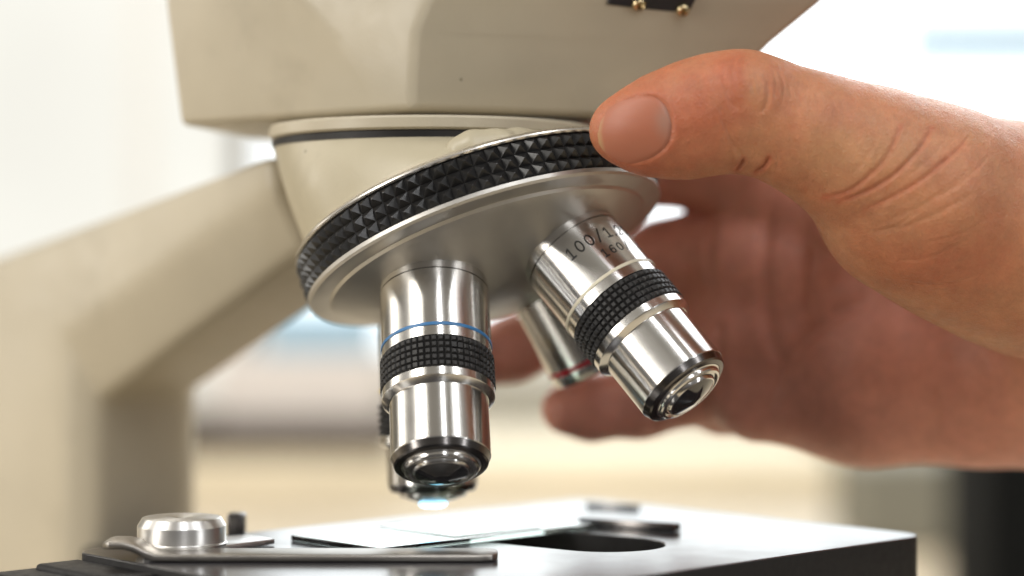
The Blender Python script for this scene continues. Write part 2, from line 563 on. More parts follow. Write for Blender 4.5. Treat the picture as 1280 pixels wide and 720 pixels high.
# --- engraving on the oil objective: strokes laid round the barrel
GL = {
 '1': [[(.22, .78), (.5, 1), (.5, 0)], [(.2, 0), (.8, 0)]],
 '0': [[(.5 + .36 * math.sin(2 * PI * i / 28), .5 + .5 * math.cos(2 * PI * i / 28)) for i in range(29)]],
 '/': [[(.18, -.08), (.82, 1.08)]],
 '.': [[(.44, .0), (.56, .0)], [(.44, .06), (.56, .06)]],
 '2': [[(.14, .76), (.2, .9), (.36, .99), (.56, 1), (.74, .93), (.82, .78), (.8, .62), (.66, .44), (.4, .22), (.14, 0), (.84, 0), (.84, .1)]],
 '5': [[(.78, 1), (.26, 1), (.22, .55), (.4, .62), (.6, .62), (.78, .5), (.84, .32), (.76, .12), (.56, .0), (.34, .0), (.16, .12)]],
 '6': [[(.76, .94), (.58, 1), (.38, .93), (.22, .7), (.16, .4), (.2, .16), (.36, .02), (.56, .0), (.74, .09), (.83, .28), (.78, .48), (.62, .6), (.42, .58), (.26, .46), (.18, .32)]],
 '7': [[(.16, .88), (.16, 1), (.84, 1), (.6, .5), (.46, 0)]],
}
def engrave(text, th0, s_mid, pitch, hgt, wid, stroke, r):
    vs, fs = [], []
    def dense(pl):
        out = [pl[0]]
        for a, b2 in zip(pl, pl[1:]):
            for q in (1 / 3, 2 / 3, 1): out.append((a[0] + (b2[0] - a[0]) * q, a[1] + (b2[1] - a[1]) * q))
        return out
    xo = 0
    for i, ch in enumerate(text):
        i = xo + (-.25 if ch == '.' else 0); xo += .5 if ch == '.' else 1
        for pl in GL[ch]:
            pl = dense(pl)
            pts = [Vector((-(i * pitch) - (x - .5) * wid, -(y - .5) * hgt)) for x, y in pl]
            L = len(vs)
            for k in range(len(pts)):
                t_ = (pts[min(k + 1, len(pts) - 1)] - pts[max(k - 1, 0)])
                if t_.length < 1e-9: t_ = Vector((1, 0))
                t_.normalize(); nn = Vector((-t_.y, t_.x)) * stroke / 2
                ext = Vector((0, 0))
                if k == 0: ext = -t_ * stroke / 2
                if k == len(pts) - 1: ext = t_ * stroke / 2
                for sg in (-1, 1):
                    p = pts[k] + nn * sg + ext
                    th = math.radians(th0) + p.x / r
                    vs.append((r * math.cos(th), r * math.sin(th), s_mid + p.y))
            for k in range(len(pts) - 1):
                fs.append((L + 2 * k, L + 2 * k + 1, L + 2 * k + 3, L + 2 * k + 2))
    return vs, fs
link('lettering', mesh('lettering', *engrave('100/1.25', -22.5, .50, .212, .225, .17, .031, 1.0035)), M['ink'], oC, False)
link('lettering', mesh('lettering', *engrave('160/0.17', -51.5, .875, .176, .165, .135, .024, 1.0035)), M['ink'], oC, False)

# ------------------------------------------------------------------ stage
CR = Vector((7.90, 37.92, 0))                         # front right corner
LX, LY = 13.05, 9.15
def st_pt(a, b2, z=-4.7):                             # a along the front edge from the corner, b2 towards the back
    return CR - ES * a - EF * b2 + Vector((0, 0, z))
def stage_mesh():
    cu = bpy.data.curves.new('stage_outline', 'CURVE')
    cu.dimensions = '2D'; cu.fill_mode = 'BOTH'; cu.extrude = .62; cu.bevel_depth = .035; cu.bevel_resolution = 3
    def spl(pts):
        s = cu.splines.new('POLY'); s.points.add(len(pts) - 1); s.use_cyclic_u = True
        for p, q in zip(s.points, pts): p.co = (q.x, q.y, 0, 1)
    rad = .55
    pts = []
    for cx, cy, a0 in ((rad, rad, 180), (LX - rad, rad, 270), (LX - rad, LY - rad, 0), (rad, LY - rad, 90)):
        for i in range(9):
            a = math.radians(a0 + i * 90 / 8)
            pts.append(st_pt(cx + rad * math.cos(a), cy + rad * math.sin(a)))
    spl(pts)
    e1 = Vector((1.72, 36.55, 0)); e2 = Vector((-1.58, 39.0, 0)); r = 1.12
    d = (e2 - e1).normalized(); pr = Vector((-d.y, d.x, 0))
    h = []
    for i in range(25):
        a = -PI / 2 + PI * i / 24; h.append(e1 - d * r * math.cos(a) - pr * r * math.sin(a))
    for i in range(25):
        a = -PI / 2 + PI * i / 24; h.append(e2 + d * r * math.cos(a) + pr * r * math.sin(a))
    spl(h)
    o = bpy.data.objects.new('tmp', cu); C.objects.link(o)
    dg = bpy.context.evaluated_depsgraph_get()
    me = bpy.data.meshes.new_from_object(o.evaluated_get(dg))
    bpy.data.objects.remove(o)
    me.transform(Matrix.Translation((0, 0, -4.7 - .62 - .035)))
    return me
stage_me = stage_mesh()
stage_me.materials.clear()
stage = part('stage', stage_me, M['stage_top'], True)
stage_me.materials.append(M['black_paint'])
for p in stage_me.polygons:
    p.material_index = 0 if p.normal.z > .5 else 1
split(stage, 35)
bm = bmesh.new()
rotm = Matrix(((ES.x, EF.x, 0, 0), (ES.y, EF.y, 0, 0), (0, 0, 1, 0), (0, 0, 0, 1)))
p = st_pt(LX + .45, 7.6)
box_bm(bm, p.x, p.y, -5.32, .9, 2.6, 1.0, rotm)
p = st_pt(LX + 1.0, 8.4)
box_bm(bm, p.x, p.y, -5.42, 1.4, 1.4, 1.0, rotm)
bevel(part('stage_bracket', from_bm('stage_bracket', bm), M['black_paint']), .08, 3)
# stage support behind the plate, down from the arm
bm = bmesh.new()
p = mic(-5.6, 0, -6.6)
box_bm(bm, p.x, p.y, -6.95, 3.0, 10.4, 1.9, rotm)
bevel(part('stage_support', from_bm('stage_support', bm), M['black_paint']), .1, 3)
# condenser below the slot, without a lamp
o = on_axis(lathe_obj('condenser', [(0, -5.55), (.55, -5.55), (.62, -5.62), (1.2, -5.9), (1.3, -6.0), (1.3, -9), (0, -9)], M['black_gap'], None, 64))

# --- slide holder: curved finger lever and long blade, knob, upper plate, post
def slab(name, poly, z0, z1, mat, bev=.02):
    bm = bmesh.new()
    lo_ = [bm.verts.new((q[0], q[1], z0)) for q in poly]; hi_ = [bm.verts.new((q[0], q[1], z1)) for q in poly]
    n = len(poly)
    bm.faces.new(lo_[::-1]); bm.faces.new(hi_)
    for i in range(n): bm.faces.new((lo_[i], lo_[(i + 1) % n], hi_[(i + 1) % n], hi_[i]))
    o = part(name, from_bm(name, bm), mat)
    if bev: bevel(o, bev, 2, 30)
    return split(o, 35)

def blade_mesh():
    # section along x: the tab at the left end turns up, then the strip lies flat
    path = [(-7.03, -4.49), (-6.93, -4.475), (-6.68, -4.48), (-6.52, -4.52), (-6.32, -4.62), (-6.14, -4.68), (-6.0, -4.688), (-5.7, -4.69), (-3.0, -4.69), (-.55, -4.69), (-.33, -4.69), (-.245, -4.69)]
    th = .125
    bm = bmesh.new()
    rows = []
    for i, (x, z) in enumerate(path):
        a = path[max(0, i - 1)]; c = path[min(len(path) - 1, i + 1)]
        tx, tz = c[0] - a[0], c[1] - a[1]; l = math.hypot(tx, tz); nx, nz = -tz / l, tx / l
        inset = .16 if i == 0 else .26 if i == len(path) - 1 else .08 if i == len(path) - 2 else 0
        y0 = 34.08 + inset; y1 = 35.0 - inset
        rows.append([bm.verts.new((x + nx * (th if k in (2, 3) else 0), y, z + nz * (th if k in (2, 3) else 0))) for k, y in ((0, y0), (1, y1), (2, y1), (3, y0))])
    for a, b2 in zip(rows, rows[1:]):
        for k in range(4): bm.faces.new((a[k], a[(k + 1) % 4], b2[(k + 1) % 4], b2[k]))
    bm.faces.new(rows[0][::-1]); bm.faces.new(rows[-1])
    return from_bm('clip_blade', bm)
bl = part('clip_blade', blade_mesh(), M['blade'])
bevel(bl, .04, 3, 40); split(bl, 40)

KC = Vector((-5.88, 35.45, 0))
slab('clip_plate', [KC + Vector(v) for v in ((-.55, -.75, 0), (.1, -.75, 0), (1.55, .95, 0), (1.0, 1.55, 0), (.3, 1.2, 0), (-.6, .6, 0))], -4.68, -4.58, M['chrome'])
kn = lathe_obj('clip_knob', [(0, -4.58), (.80, -4.58), (.81, -4.53), (.785, -4.515), (.775, -4.50), (.785, -4.49), (.785, -4.225), (.775, -4.205), (.70, -4.085), (.68, -4.075), (.3, -4.07), (.2, -4.09), (0, -4.095)], M['aluminium'], None, 96, deg=24)
kn.matrix_basis = Matrix.Translation(KC); kn.parent = scope; kn.matrix_parent_inverse = INV
bm = bmesh.new()
p = at(296, 652, 38.2)
box_bm(bm, p.x, p.y, p.z - .08, .34, .4, .5)
bevel(part('clip_post', from_bm('clip_post', bm), M['steel_dark']), .05, 3)
# far arms of the slide holder
def bar(name, a, b2, wd, z0, z1, mat):
    a = Vector((a.x, a.y, 0)); b2 = Vector((b2.x, b2.y, 0))
    d = (b2 - a).normalized(); n = Vector((-d.y, d.x, 0)) * wd / 2
    return slab(name, [a - n, b2 - n, b2 + n, a + n], z0, z1, mat, .015)
bar('holder_arm', at(846, 657, 38.4), at(728, 651, 39.5), .32, -4.69, -4.54, M['steel_dark'])
bar('holder_arm', at(797, 629, 42.3), at(735, 631, 42.9), .26, -4.69, -4.61, M['steel_dark'])
bar('holder_arm', at(395, 668, 37.2), at(545, 652, 38.9), .22, -4.68, -4.60, M['steel_dark'])

# ------------------------------------------------------------------ glass slide on the stage
SC = Vector((1.60, 38.85, -4.695))
slide = thing('microscope_slide', 'thin glass microscope slide with greenish edge lying under the vertical objective', 'slide', SC)
bm = bmesh.new()
c = SC - ES * 2.7 - EF * 1.3
box_bm(bm, c.x, c.y, -4.645, 5.4, 2.6, .1, rotm)
o = link('glass_strip', from_bm('glass_strip', bm), M['glass'], slide, False)
o.matrix_parent_inverse = Matrix.Translation(-SC)
bevel(o, .012, 2)
bm = bmesh.new()
c = SC - ES * 2.3 - EF * 1.35
box_bm(bm, c.x, c.y, -4.587, 2.2, 2.2, .014, rotm)
o = link('cover_glass', from_bm('cover_glass', bm), M['glass'], slide, False)
o.matrix_parent_inverse = Matrix.Translation(-SC)

# ------------------------------------------------------------------ the hand
def chain(P, pts, k=.12, ys=1.0):
    """pts: (px, py, Y, r) joints; one smooth tapered limb"""
    d = None
    for a, b2 in zip(pts, pts[1:]):
        c = cone_sdf(P, at(*a[:3]), at(*b2[:3]), a[3], b2[3], ys)
        d = c if d is None else smin(d, c, k)
    return d

THUMB = [(771, 163, 34.98, .48), (803, 161, 34.93, .77), (850, 153, 34.93, .95), (893, 142, 34.95, .99), (930, 138, 34.95, 1.0), (972, 152, 35.0, .97), (1022, 172, 35.1, 1.06)]
def hand_sdf(P):
    th = chain(P, THUMB, .25, .80)
    base = chain(P, [(1022, 172, 35.15, 1.05), (1085, 203, 35.4, 1.30), (1152, 246, 35.75, 1.68), (1260, 290, 36.6, 1.95), (1400, 340, 38.6, 2.2)], .4)
    th = smin(th, base, .35)
    ball = chain(P, [(1118, 268, 35.9, 1.25), (1190, 292, 36.2, 1.5), (1290, 322, 37.0, 1.8)], .3)     # thenar eminence
    th = smin(th, ball, .45)
    kn = cone_sdf(P, at(925, 112, 34.62), at(950, 116, 34.60), .52, .48)                                 # knuckle pad
    th = smin(th, kn, .24)
    # palm
    pal = chain(P, [(935, 330, 42.3, 1.25), (1130, 380, 42.0, 1.75), (1380, 425, 41.2, 2.3)], .5)
    p2 = chain(P, [(925, 425, 42.4, 1.3), (1120, 440, 42.0, 1.85), (1380, 440, 41.2, 2.3)], .5)
    hyp = chain(P, [(950, 490, 42.2, 1.08), (1075, 477, 41.6, 1.72), (1230, 470, 41.4, 1.82), (1390, 450, 41.2, 2.3)], .4)
    idxm = chain(P, [(1400, 400, 40.6, 2.3), (1150, 300, 41.7, 1.6), (975, 238, 42.0, 1.05)], .4)
    fil = chain(P, [(880, 385, 43.2, .9), (1000, 390, 42.6, 1.2)], .3)
    pal = smin(smin(smin(smin(pal, p2, .4), hyp, .55), idxm, .4), fil, .4)
    web = chain(P, [(1120, 235, 36.6, .95), (1095, 262, 38.6, .75), (1060, 262, 41.2, .9)], .3)
    # fingers, curled behind the turret
    ind = chain(P, [(975, 238, 42.0, 1.03), (880, 214, 43.0, .88), (835, 211, 43.3, .80), (740, 222, 42.9, .74), (690, 226, 42.3, .62)], .2)
    mid = chain(P, [(940, 330, 42.3, 1.12), (865, 321, 43.2, .92), (828, 325, 43.4, .86), (735, 388, 43.5, .78), (640, 437, 43.2, .70), (588, 452, 42.7, .60)], .2)
    rin = chain(P, [(935, 430, 42.4, 1.15), (870, 478, 43.0, .92), (800, 501, 43.3, .82), (738, 511, 43.2, .70), (710, 512, 43.0, .58)], .2)
    pin = chain(P, [(955, 488, 42.3, 1.05), (905, 498, 43.6, .80), (860, 495, 44.9, .68), (815, 480, 45.5, .56)], .2)
    fing = smin(smin(smin(ind, mid, .06), rin, .08), pin, .08)
    pal = smin(pal, fing, .16)
    body = smin(th, smin(pal, web, .4), .14)
    arm_ = chain(P, [(1380, 425, 40.2, 2.55), (1480, 450, 40.6, 2.45), (1700, 500, 41.5, 2.9)], .5)
    return np.maximum(smin(body, arm_, .8), P[..., 0] - 15.2)
VOX = .062
pts, quads = sdf_mesh(hand_sdf, (-1.6, 32.6, -4.6), (15.6, 47.2, 4.7), VOX)
# smooth out the grid's facets, then refine
def neighbours(quads, n):
    e_ = np.concatenate([quads[:, [0, 1]], quads[:, [1, 2]], quads[:, [2, 3]], quads[:, [3, 0]]])
    return e_
ed = neighbours(quads, len(pts))
for it in range(4):
    acc = np.zeros_like(pts); cnt = np.zeros(len(pts))
    for a, b2 in ((0, 1), (1, 0)):
        np.add.at(acc, ed[:, a], pts[ed[:, b2]]); np.add.at(cnt, ed[:, a], 1)
    pts = pts + .5 * (acc / cnt[:, None] - pts)
base_me = quads_mesh('hand_base', pts, quads)
tmp = bpy.data.objects.new('tmp', base_me); C.objects.link(tmp)
ms = tmp.modifiers.new('s', 'SUBSURF'); ms.levels = 1; ms.render_levels = 1
dg = bpy.context.evaluated_depsgraph_get()
hand_me = bpy.data.meshes.new_from_object(tmp.evaluated_get(dg))
bpy.data.objects.remove(tmp); bpy.data.meshes.remove(base_me)
hand_me.name = 'hand'

nv = len(hand_me.vertices)
V = np.empty(nv * 3, np.float32); hand_me.vertices.foreach_get('co', V); V = V.reshape(-1, 3)
Nn = np.empty(nv * 3, np.float32); hand_me.vertices.foreach_get('normal', Nn); Nn = Nn.reshape(-1, 3)
px = 640 + FPX * V[:, 0] / V[:, 1]; py = 360 - FPX * V[:, 2] / V[:, 1]
front = ((V * Nn).sum(1) < .15 * np.linalg.norm(V, axis=1)) & (V[:, 1] < 38.6)
facing = np.clip(-(V * Nn).sum(1) / np.linalg.norm(V, axis=1), 0, 1)
dist_all = np.zeros(nv, np.float32)
def line_d(poly):
    """distance (in 1/69 cm steps) of each vertex from a line drawn over the thumb, and the position along it"""
    best = np.full(nv, 1e9, np.float32); par = np.zeros(nv, np.float32)
    n = len(poly) - 1
    for i, (a, b2) in enumerate(zip(poly, poly[1:])):
        ax, ay = a; bx, by = b2
        dx, dy = bx - ax, by - ay
        t_ = np.clip(((px - ax) * dx + (py - ay) * dy) / (dx * dx + dy * dy), 0, 1)
        d = np.hypot(px - ax - t_ * dx, py - ay - t_ * dy)
        up = d < best
        best[up] = d[up]; par[up] = ((i + t_) / n)[up]
    return best, par
def curve_pts(pts_, n=14):
    """smooth line through a few points"""
    P_ = [np.array(p, float) for p in pts_]
    P_ = [2 * P_[0] - P_[1]] + P_ + [2 * P_[-1] - P_[-2]]
    out = []
    for i in range(1, len(P_) - 2):
        for j in range(n):
            t_ = j / n
            a, b2, c, d = P_[i - 1:i + 3]
            out.append(tuple(.5 * (2 * b2 + (c - a) * t_ + (2 * a - 5 * b2 + 4 * c - d) * t_ ** 2 + (3 * b2 - 3 * c + d - a) * t_ ** 3)))
    out.append(tuple(P_[-2]))
    return out
red = np.zeros(nv, np.float32)
def crease(pts_, depth, wd, taper=True, lip=.12, redden=0, on=None):
    global dist_all, red
    on = front if on is None else on
    d, u = line_d(curve_pts(pts_))
    prof = np.exp(-(d / wd) ** 2) - lip * np.exp(-((d - 2.3 * wd) / (1.2 * wd)) ** 2)
    if taper: prof = prof * np.clip(np.minimum(u, 1 - u) * 5, 0, 1) ** .7
    dist_all -= np.where(on, depth * prof, 0)
    if redden: red += np.where(on, redden * np.exp(-(d / (1.6 * wd)) ** 2), 0)
# folds of skin at the thumb's joints and across its base
crease([(919, 214), (925, 208), (931, 198)], .05, 2.4, redden=.6)
crease([(943, 216), (954, 209), (962, 196)], .055, 2.5, redden=.6)
crease([(905, 150), (912, 170), (921, 186), (930, 197)], .018, 3.0)
crease([(957, 92), (961, 112), (958, 130), (952, 142)], .03, 3.5)
crease([(906, 104), (914, 126), (922, 138)], .02, 4)
crease([(944, 92), (950, 106), (950, 124)], .014, 2.2)
crease([(934, 96), (941, 108), (943, 122)], .012, 2.0)
crease([(1126, 158), (1112, 190), (1092, 214), (1062, 238), (1030, 247)], .026, 2.6, redden=.5)
crease([(1165, 160), (1148, 188), (1118, 218), (1082, 240), (1048, 252)], .032, 2.8, redden=.5)
crease([(1204, 180), (1180, 202), (1150, 226), (1112, 248), (1080, 262)], .022, 2.8, redden=.4)
crease([(1098, 170), (1084, 196), (1066, 218)], .01, 2.4)
crease([(1222, 205), (1190, 232), (1150, 258), (1105, 277)], .012, 3.0)
crease([(1222, 238), (1180, 262), (1140, 280), (1100, 290)], .012, 3.0)
for x0, y0, x1, y1, x2, y2, dp in ((908, 78, 904, 100, 910, 122, .012), (918, 74, 916, 92, 920, 112, .010), (928, 72, 928, 88, 931, 104, .009),
        (966, 84, 970, 104, 968, 126, .016), (974, 88, 980, 108, 978, 134, .012), (900, 130, 903, 150, 912, 168, .009), (938, 178, 944, 190, 941, 204, .014),
        (912, 188, 916, 198, 914, 208, .012), (968, 188, 972, 202, 968, 214, .012), (1000, 198, 1012, 214, 1006, 232, .010), (1020, 212, 1034, 230, 1030, 246, .010),
        (1140, 150, 1122, 186, 1098, 214, .009), (1186, 166, 1166, 194, 1136, 220, .010), (1214, 166, 1196, 190, 1170, 210, .012), (1240, 190, 1210, 222, 1170, 250, .014),
        (1150, 262, 1120, 282, 1086, 292, .010), (1210, 300, 1160, 322, 1110, 326, .010), (1230, 340, 1180, 356, 1130, 352, .012), (1240, 270, 1200, 292, 1150, 306, .009)):
    crease([(x0, y0), (x1, y1), (x2, y2)], dp, 1.7)
for q in range(7):                                   # fine wrinkles between knuckle and base
    x0 = 985 + 11 * q
    crease([(x0, 104 + 3 * q), (x0 + 4, 122 + 3 * q), (x0 + 3, 140 + 3 * q)], .006, 2.0)

# lines of the palm and of the curled fingers
back = ((V * Nn).sum(1) < 0) & (V[:, 1] > 38.6)
for pl, dp, wd in (([(968, 240), (956, 320), (962, 410), (985, 480)], .12, 8), ([(1090, 372), (1030, 400), (985, 450), (960, 520)], .14, 9), ([(895, 262), (885, 300), (888, 360)], .10, 6),
                   ([(900, 400), (898, 440), (905, 500)], .10, 6), ([(780, 318), (788, 350), (782, 395)], .08, 5), ([(812, 462), (820, 500), (815, 545)], .08, 5),
                   ([(1172, 480), (1180, 510), (1176, 545)], .05, 7), ([(1225, 420), (1242, 480), (1230, 530)], .05, 9), ([(1020, 300), (1010, 360), (1022, 420)], .06, 7)):
    crease(pl, dp * .6, wd, on=back, lip=.2)
# nail: a plate set into the skin
NAIL = curve_pts([(751, 160), (762, 140), (784, 125), (806, 120), (824, 124), (836, 139), (840, 160), (835, 179), (820, 193), (800, 202), (778, 201), (761, 189), (751, 176), (751, 160)], 8)
dn, _ = line_d(NAIL)
inside = np.zeros(nv, bool)
for (ax, ay), (bx, by) in zip(NAIL, NAIL[1:]):
    cond = ((ay > py) != (by > py)) & (px < (bx - ax) * (py - ay) / (by - ay + 1e-12) + ax)
    inside ^= cond
nailf = front & (V[:, 1] < 36)
sd = np.where(inside, -dn, dn)
prox = np.clip((px - 770) / 60, 0, 1)                # the fold stands up round the root, not at the free edge
dist_all += np.where(nailf, .014 * prox * np.exp(-((sd - 6) / 5.5) ** 2) - .034 * np.exp(-(sd / 2.2) ** 2) * (.4 + .6 * prox) - .035 * np.clip(-sd / 4, 0, 1), 0)
red += np.where(nailf, .8 * prox * np.exp(-((sd - 2) / 3.0) ** 2), 0)
# redness of skin over the knuckle, at the tip and along the thumb's sides
def blob(cx, cy, rx, ry, a):
    global red
    red += np.where(front, a * np.exp(-((px - cx) / rx) ** 2 - ((py - cy) / ry) ** 2), 0)
blob(850, 140, 85, 75, .75); blob(945, 112, 14, 30, -.5); blob(915, 90, 18, 26, .5); blob(780, 210, 60, 16, .5); blob(760, 170, 20, 40, .3); blob(1180, 320, 70, 40, .4)
blob(1110, 200, 60, 40, -.35); blob(860, 175, 40, 25, -.2); blob(1040, 190, 60, 30, -.2)
rng = np.random.default_rng(2)
V2 = V + Nn * dist_all[:, None]
hand_me.vertices.foreach_set('co', V2.ravel())
a_ = hand_me.attributes.new('flush', 'FLOAT', 'POINT')
a_.data.foreach_set('value', np.clip(red, -1, 1.5).astype(np.float32))
a_ = hand_me.attributes.new('palm', 'FLOAT', 'POINT')   # palm and finger pads are pinker than the back of the thumb
a_.data.foreach_set('value', np.clip((V[:, 1] - 37.6) / 2.5, 0, 1).astype(np.float32))
hand_me.update()

def skin(name, base, redc, palmc, rough=.42):
    m, t, b = newmat(name)
    at_ = N(t, 'ShaderNodeAttribute', attribute_name='flush')
    n1 = noise(t, .9, 5, .6); n2 = noise(t, 5.0, 4, .6)
    mix = N(t, 'ShaderNodeMix', data_type='RGBA')
    mix.inputs[6].default_value = base + (1,); mix.inputs[7].default_value = redc + (1,)
    ad = N(t, 'ShaderNodeMath', operation='MULTIPLY_ADD')
    t.links.new(n1.outputs[0], ad.inputs[0]); ad.inputs[1].default_value = 1.2; ad.inputs[2].default_value = -.5
    ad2 = N(t, 'ShaderNodeMath', operation='MULTIPLY_ADD')
    t.links.new(n2.outputs[0], ad2.inputs[0]); ad2.inputs[1].default_value = .6
    t.links.new(ad.outputs[0], ad2.inputs[2])
    ad3 = N(t, 'ShaderNodeMath', operation='ADD', use_clamp=True)
    t.links.new(ad2.outputs[0], ad3.inputs[0]); t.links.new(at_.outputs['Fac'], ad3.inputs[1])
    t.links.new(ad3.outputs[0], mix.inputs[0])
    pa = N(t, 'ShaderNodeAttribute', attribute_name='palm')
    mix2 = N(t, 'ShaderNodeMix', data_type='RGBA')
    t.links.new(pa.outputs['Fac'], mix2.inputs[0]); t.links.new(mix.outputs[2], mix2.inputs[6]); mix2.inputs[7].default_value = palmc + (1,)
    mot = N(t, 'ShaderNodeTexNoise'); mot.inputs['Scale'].default_value = 1.9; mot.inputs['Detail'].default_value = 9; mot.inputs['Roughness'].default_value = .82
    tcm = N(t, 'ShaderNodeTexCoord'); t.links.new(tcm.outputs['Object'], mot.inputs[0])
    hs = N(t, 'ShaderNodeHueSaturation')
    mv = N(t, 'ShaderNodeMapRange'); mv.inputs[1].default_value = .25; mv.inputs[2].default_value = .75; mv.inputs[3].default_value = .74; mv.inputs[4].default_value = 1.24
    t.links.new(mot.outputs[0], mv.inputs[0]); t.links.new(mv.outputs[0], hs.inputs['Value']); t.links.new(mix2.outputs[2], hs.inputs['Color'])
    t.links.new(hs.outputs[0], b.inputs['Base Color'])
    b.inputs['Subsurface Weight'].default_value = .3
    b.inputs['Subsurface Radius'].default_value = (.36, .13, .07)
    b.inputs['Subsurface Scale'].default_value = .5
    b.inputs['Specular IOR Level'].default_value = .42
    rough_vary(t, b, rough - .06, rough + .1, 6)
    # skin lines: crossed cells plus pores
    c = N(t, 'ShaderNodeTexCoord')
    vo = N(t, 'ShaderNodeTexVoronoi', feature='DISTANCE_TO_EDGE'); vo.inputs['Scale'].default_value = 14
    mpn = N(t, 'ShaderNodeMapping'); mpn.inputs['Scale'].default_value = (1.6, 1, .8); mpn.inputs['Rotation'].default_value = (0, .5, 0)
    nz = noise(t, 3.5, 2)
    mxv = N(t, 'ShaderNodeVectorMath', operation='MULTIPLY_ADD')
    t.links.new(nz.outputs['Color'], mxv.inputs[0]); mxv.inputs[1].default_value = (.25, .25, .25)
    t.links.new(c.outputs['Object'], mxv.inputs[2])
    t.links.new(mxv.outputs[0], mpn.inputs[0]); t.links.new(mpn.outputs[0], vo.inputs[0])
    b1 = bump(t, b, vo.outputs['Distance'], .33, .05)
    b2 = bump(t, b, noise(t, 26, 3, .6).outputs[0], .25, .02, b1)
    bump(t, b, noise(t, 2.2, 3, .5).outputs[0], .25, .10, b2)
    return m
M['skin'] = skin('skin', (.51, .250, .125), (.46, .145, .072), (.62, .265, .19))
hand = link('person', hand_me, M['skin'])
hand_me.materials.clear(); hand_me.materials.append(M['skin'])
for p in hand_me.polygons: p.use_smooth = True
tag(hand, 'right hand whose thumb presses the black knurled turret ring, fingers curled behind the objectives', 'person')

# thumbnail
bvh = BVHTree.FromPolygons([tuple(v) for v in V2], [tuple(p.vertices) for p in hand_me.polygons if V2[p.vertices[0], 1] < 36.5])
def hit(x, y):
    d = at(x, y, 1).normalized()
    h = bvh.ray_cast(Vector((0, 0, 0)), d)
    return h[0]
ncx, ncy = 797, 161
R_, S_ = 26, 96
NB = curve_pts([(747, 168), (753, 148), (768, 131), (788, 123), (808, 119), (826, 124), (838, 140), (842, 160), (837, 180), (822, 194), (801, 203), (780, 203), (762, 195), (750, 182), (747, 168)], 10)
nbx = np.interp(np.linspace(0, 1, S_, endpoint=False), np.linspace(0, 1, len(NB)), [p[0] for p in NB])
nby = np.interp(np.linspace(0, 1, S_, endpoint=False), np.linspace(0, 1, len(NB)), [p[1] for p in NB])
# the plate's own curved surface: a smooth quadric fitted through the skin under it
sm = []
for i in range(0, S_, 2):
    for u in (.25, .5, .75, .9):
        h = hit(ncx + (nbx[i] - ncx) * u, ncy + (nby[i] - ncy) * u)
        if h: sm.append(((nbx[i] - ncx) * u / 50, (nby[i] - ncy) * u / 50, h.y))
sm = np.array(sm)
A_ = np.stack([np.ones(len(sm)), sm[:, 0], sm[:, 1], sm[:, 0] ** 2, sm[:, 0] * sm[:, 1], sm[:, 1] ** 2, sm[:, 0] ** 3, sm[:, 1] ** 2 * sm[:, 0], sm[:, 1] ** 4], 1)
co = np.linalg.lstsq(A_, sm[:, 2], rcond=None)[0]
vs, fs = [], []
for j in range(R_ + 1):
    u = j / R_
    for i in range(S_):
        x = (nbx[i] - ncx) * u; y = (nby[i] - ncy) * u
        xx, yy = x / 50, y / 50
        Yq = float(np.dot(co, [1, xx, yy, xx ** 2, xx * yy, yy ** 2, xx ** 3, yy ** 2 * xx, yy ** 4]))
        root = min(1, max(0, (x + 12) / 55))
        lift = -.035 + (.062 * root + .008 * (1 - root)) * max(0, (u - .82) / .18) ** 2     # dips under the fold at the root
        vs.append(at(x + ncx, y + ncy, Yq + lift))
for j in range(R_):
    for i in range(S_):
        i2 = (i + 1) % S_
        fs.append((j * S_ + i, j * S_ + i2, (j + 1) * S_ + i2, (j + 1) * S_ + i))
nail_me = mesh('fingernail', vs, fs)
na = nail_me.attributes.new('lunula', 'FLOAT', 'POINT')
vals = []
for v in vs:
    x = 640 + FPX * v.x / v.y; y = 360 - FPX * v.z / v.y
    vals.append(1 / (1 + math.exp(-(12 - math.hypot((x - 833) * 1.0, (y - 150) * .62)) / 4.0)) - 1.2 / (1 + math.exp((x - 751 - abs(y - 165) * .18) / 2.0)))
na.data.foreach_set('value', vals)
m, t, b = newmat('nail')
at_ = N(t, 'ShaderNodeAttribute', attribute_name='lunula')
r = N(t, 'ShaderNodeValToRGB')
r.color_ramp.elements[0].position = 0; r.color_ramp.elements[0].color = (.50, .30, .15, 1)
r.color_ramp.elements[1].position = 1; r.color_ramp.elements[1].color = (.38, .19, .135, 1)
k = r.color_ramp.elements.new(.42); k.color = (.43, .155, .088, 1)
k = r.color_ramp.elements.new(.62); k.color = (.42, .15, .088, 1)
mr = N(t, 'ShaderNodeMapRange'); mr.inputs[1].default_value = -1; mr.inputs[2].default_value = 1
n1 = noise(t, 1.6, 3)
am = N(t, 'ShaderNodeMath', operation='MULTIPLY_ADD'); am.inputs[1].default_value = .35; 
t.links.new(n1.outputs[0], am.inputs[0]); t.links.new(at_.outputs['Fac'], am.inputs[2])
t.links.new(am.outputs[0], mr.inputs[0]); t.links.new(mr.outputs[0], r.inputs[0]); t.links.new(r.outputs[0], b.inputs['Base Color'])
b.inputs['Roughness'].default_value = .42; b.inputs['Specular IOR Level'].default_value = .38; b.inputs['Subsurface Weight'].default_value = .3
b.inputs['Subsurface Radius'].default_value = (.3, .12, .08); b.inputs['Subsurface Scale'].default_value = .3
bump(t, b, noise(t, 4, 3, .6, stretch=(.5, 1, 6)).outputs[0], .12, .02)
nail = link('fingernail', nail_me, m, hand)
nail['label'] = 'short thumbnail with pale half moon'

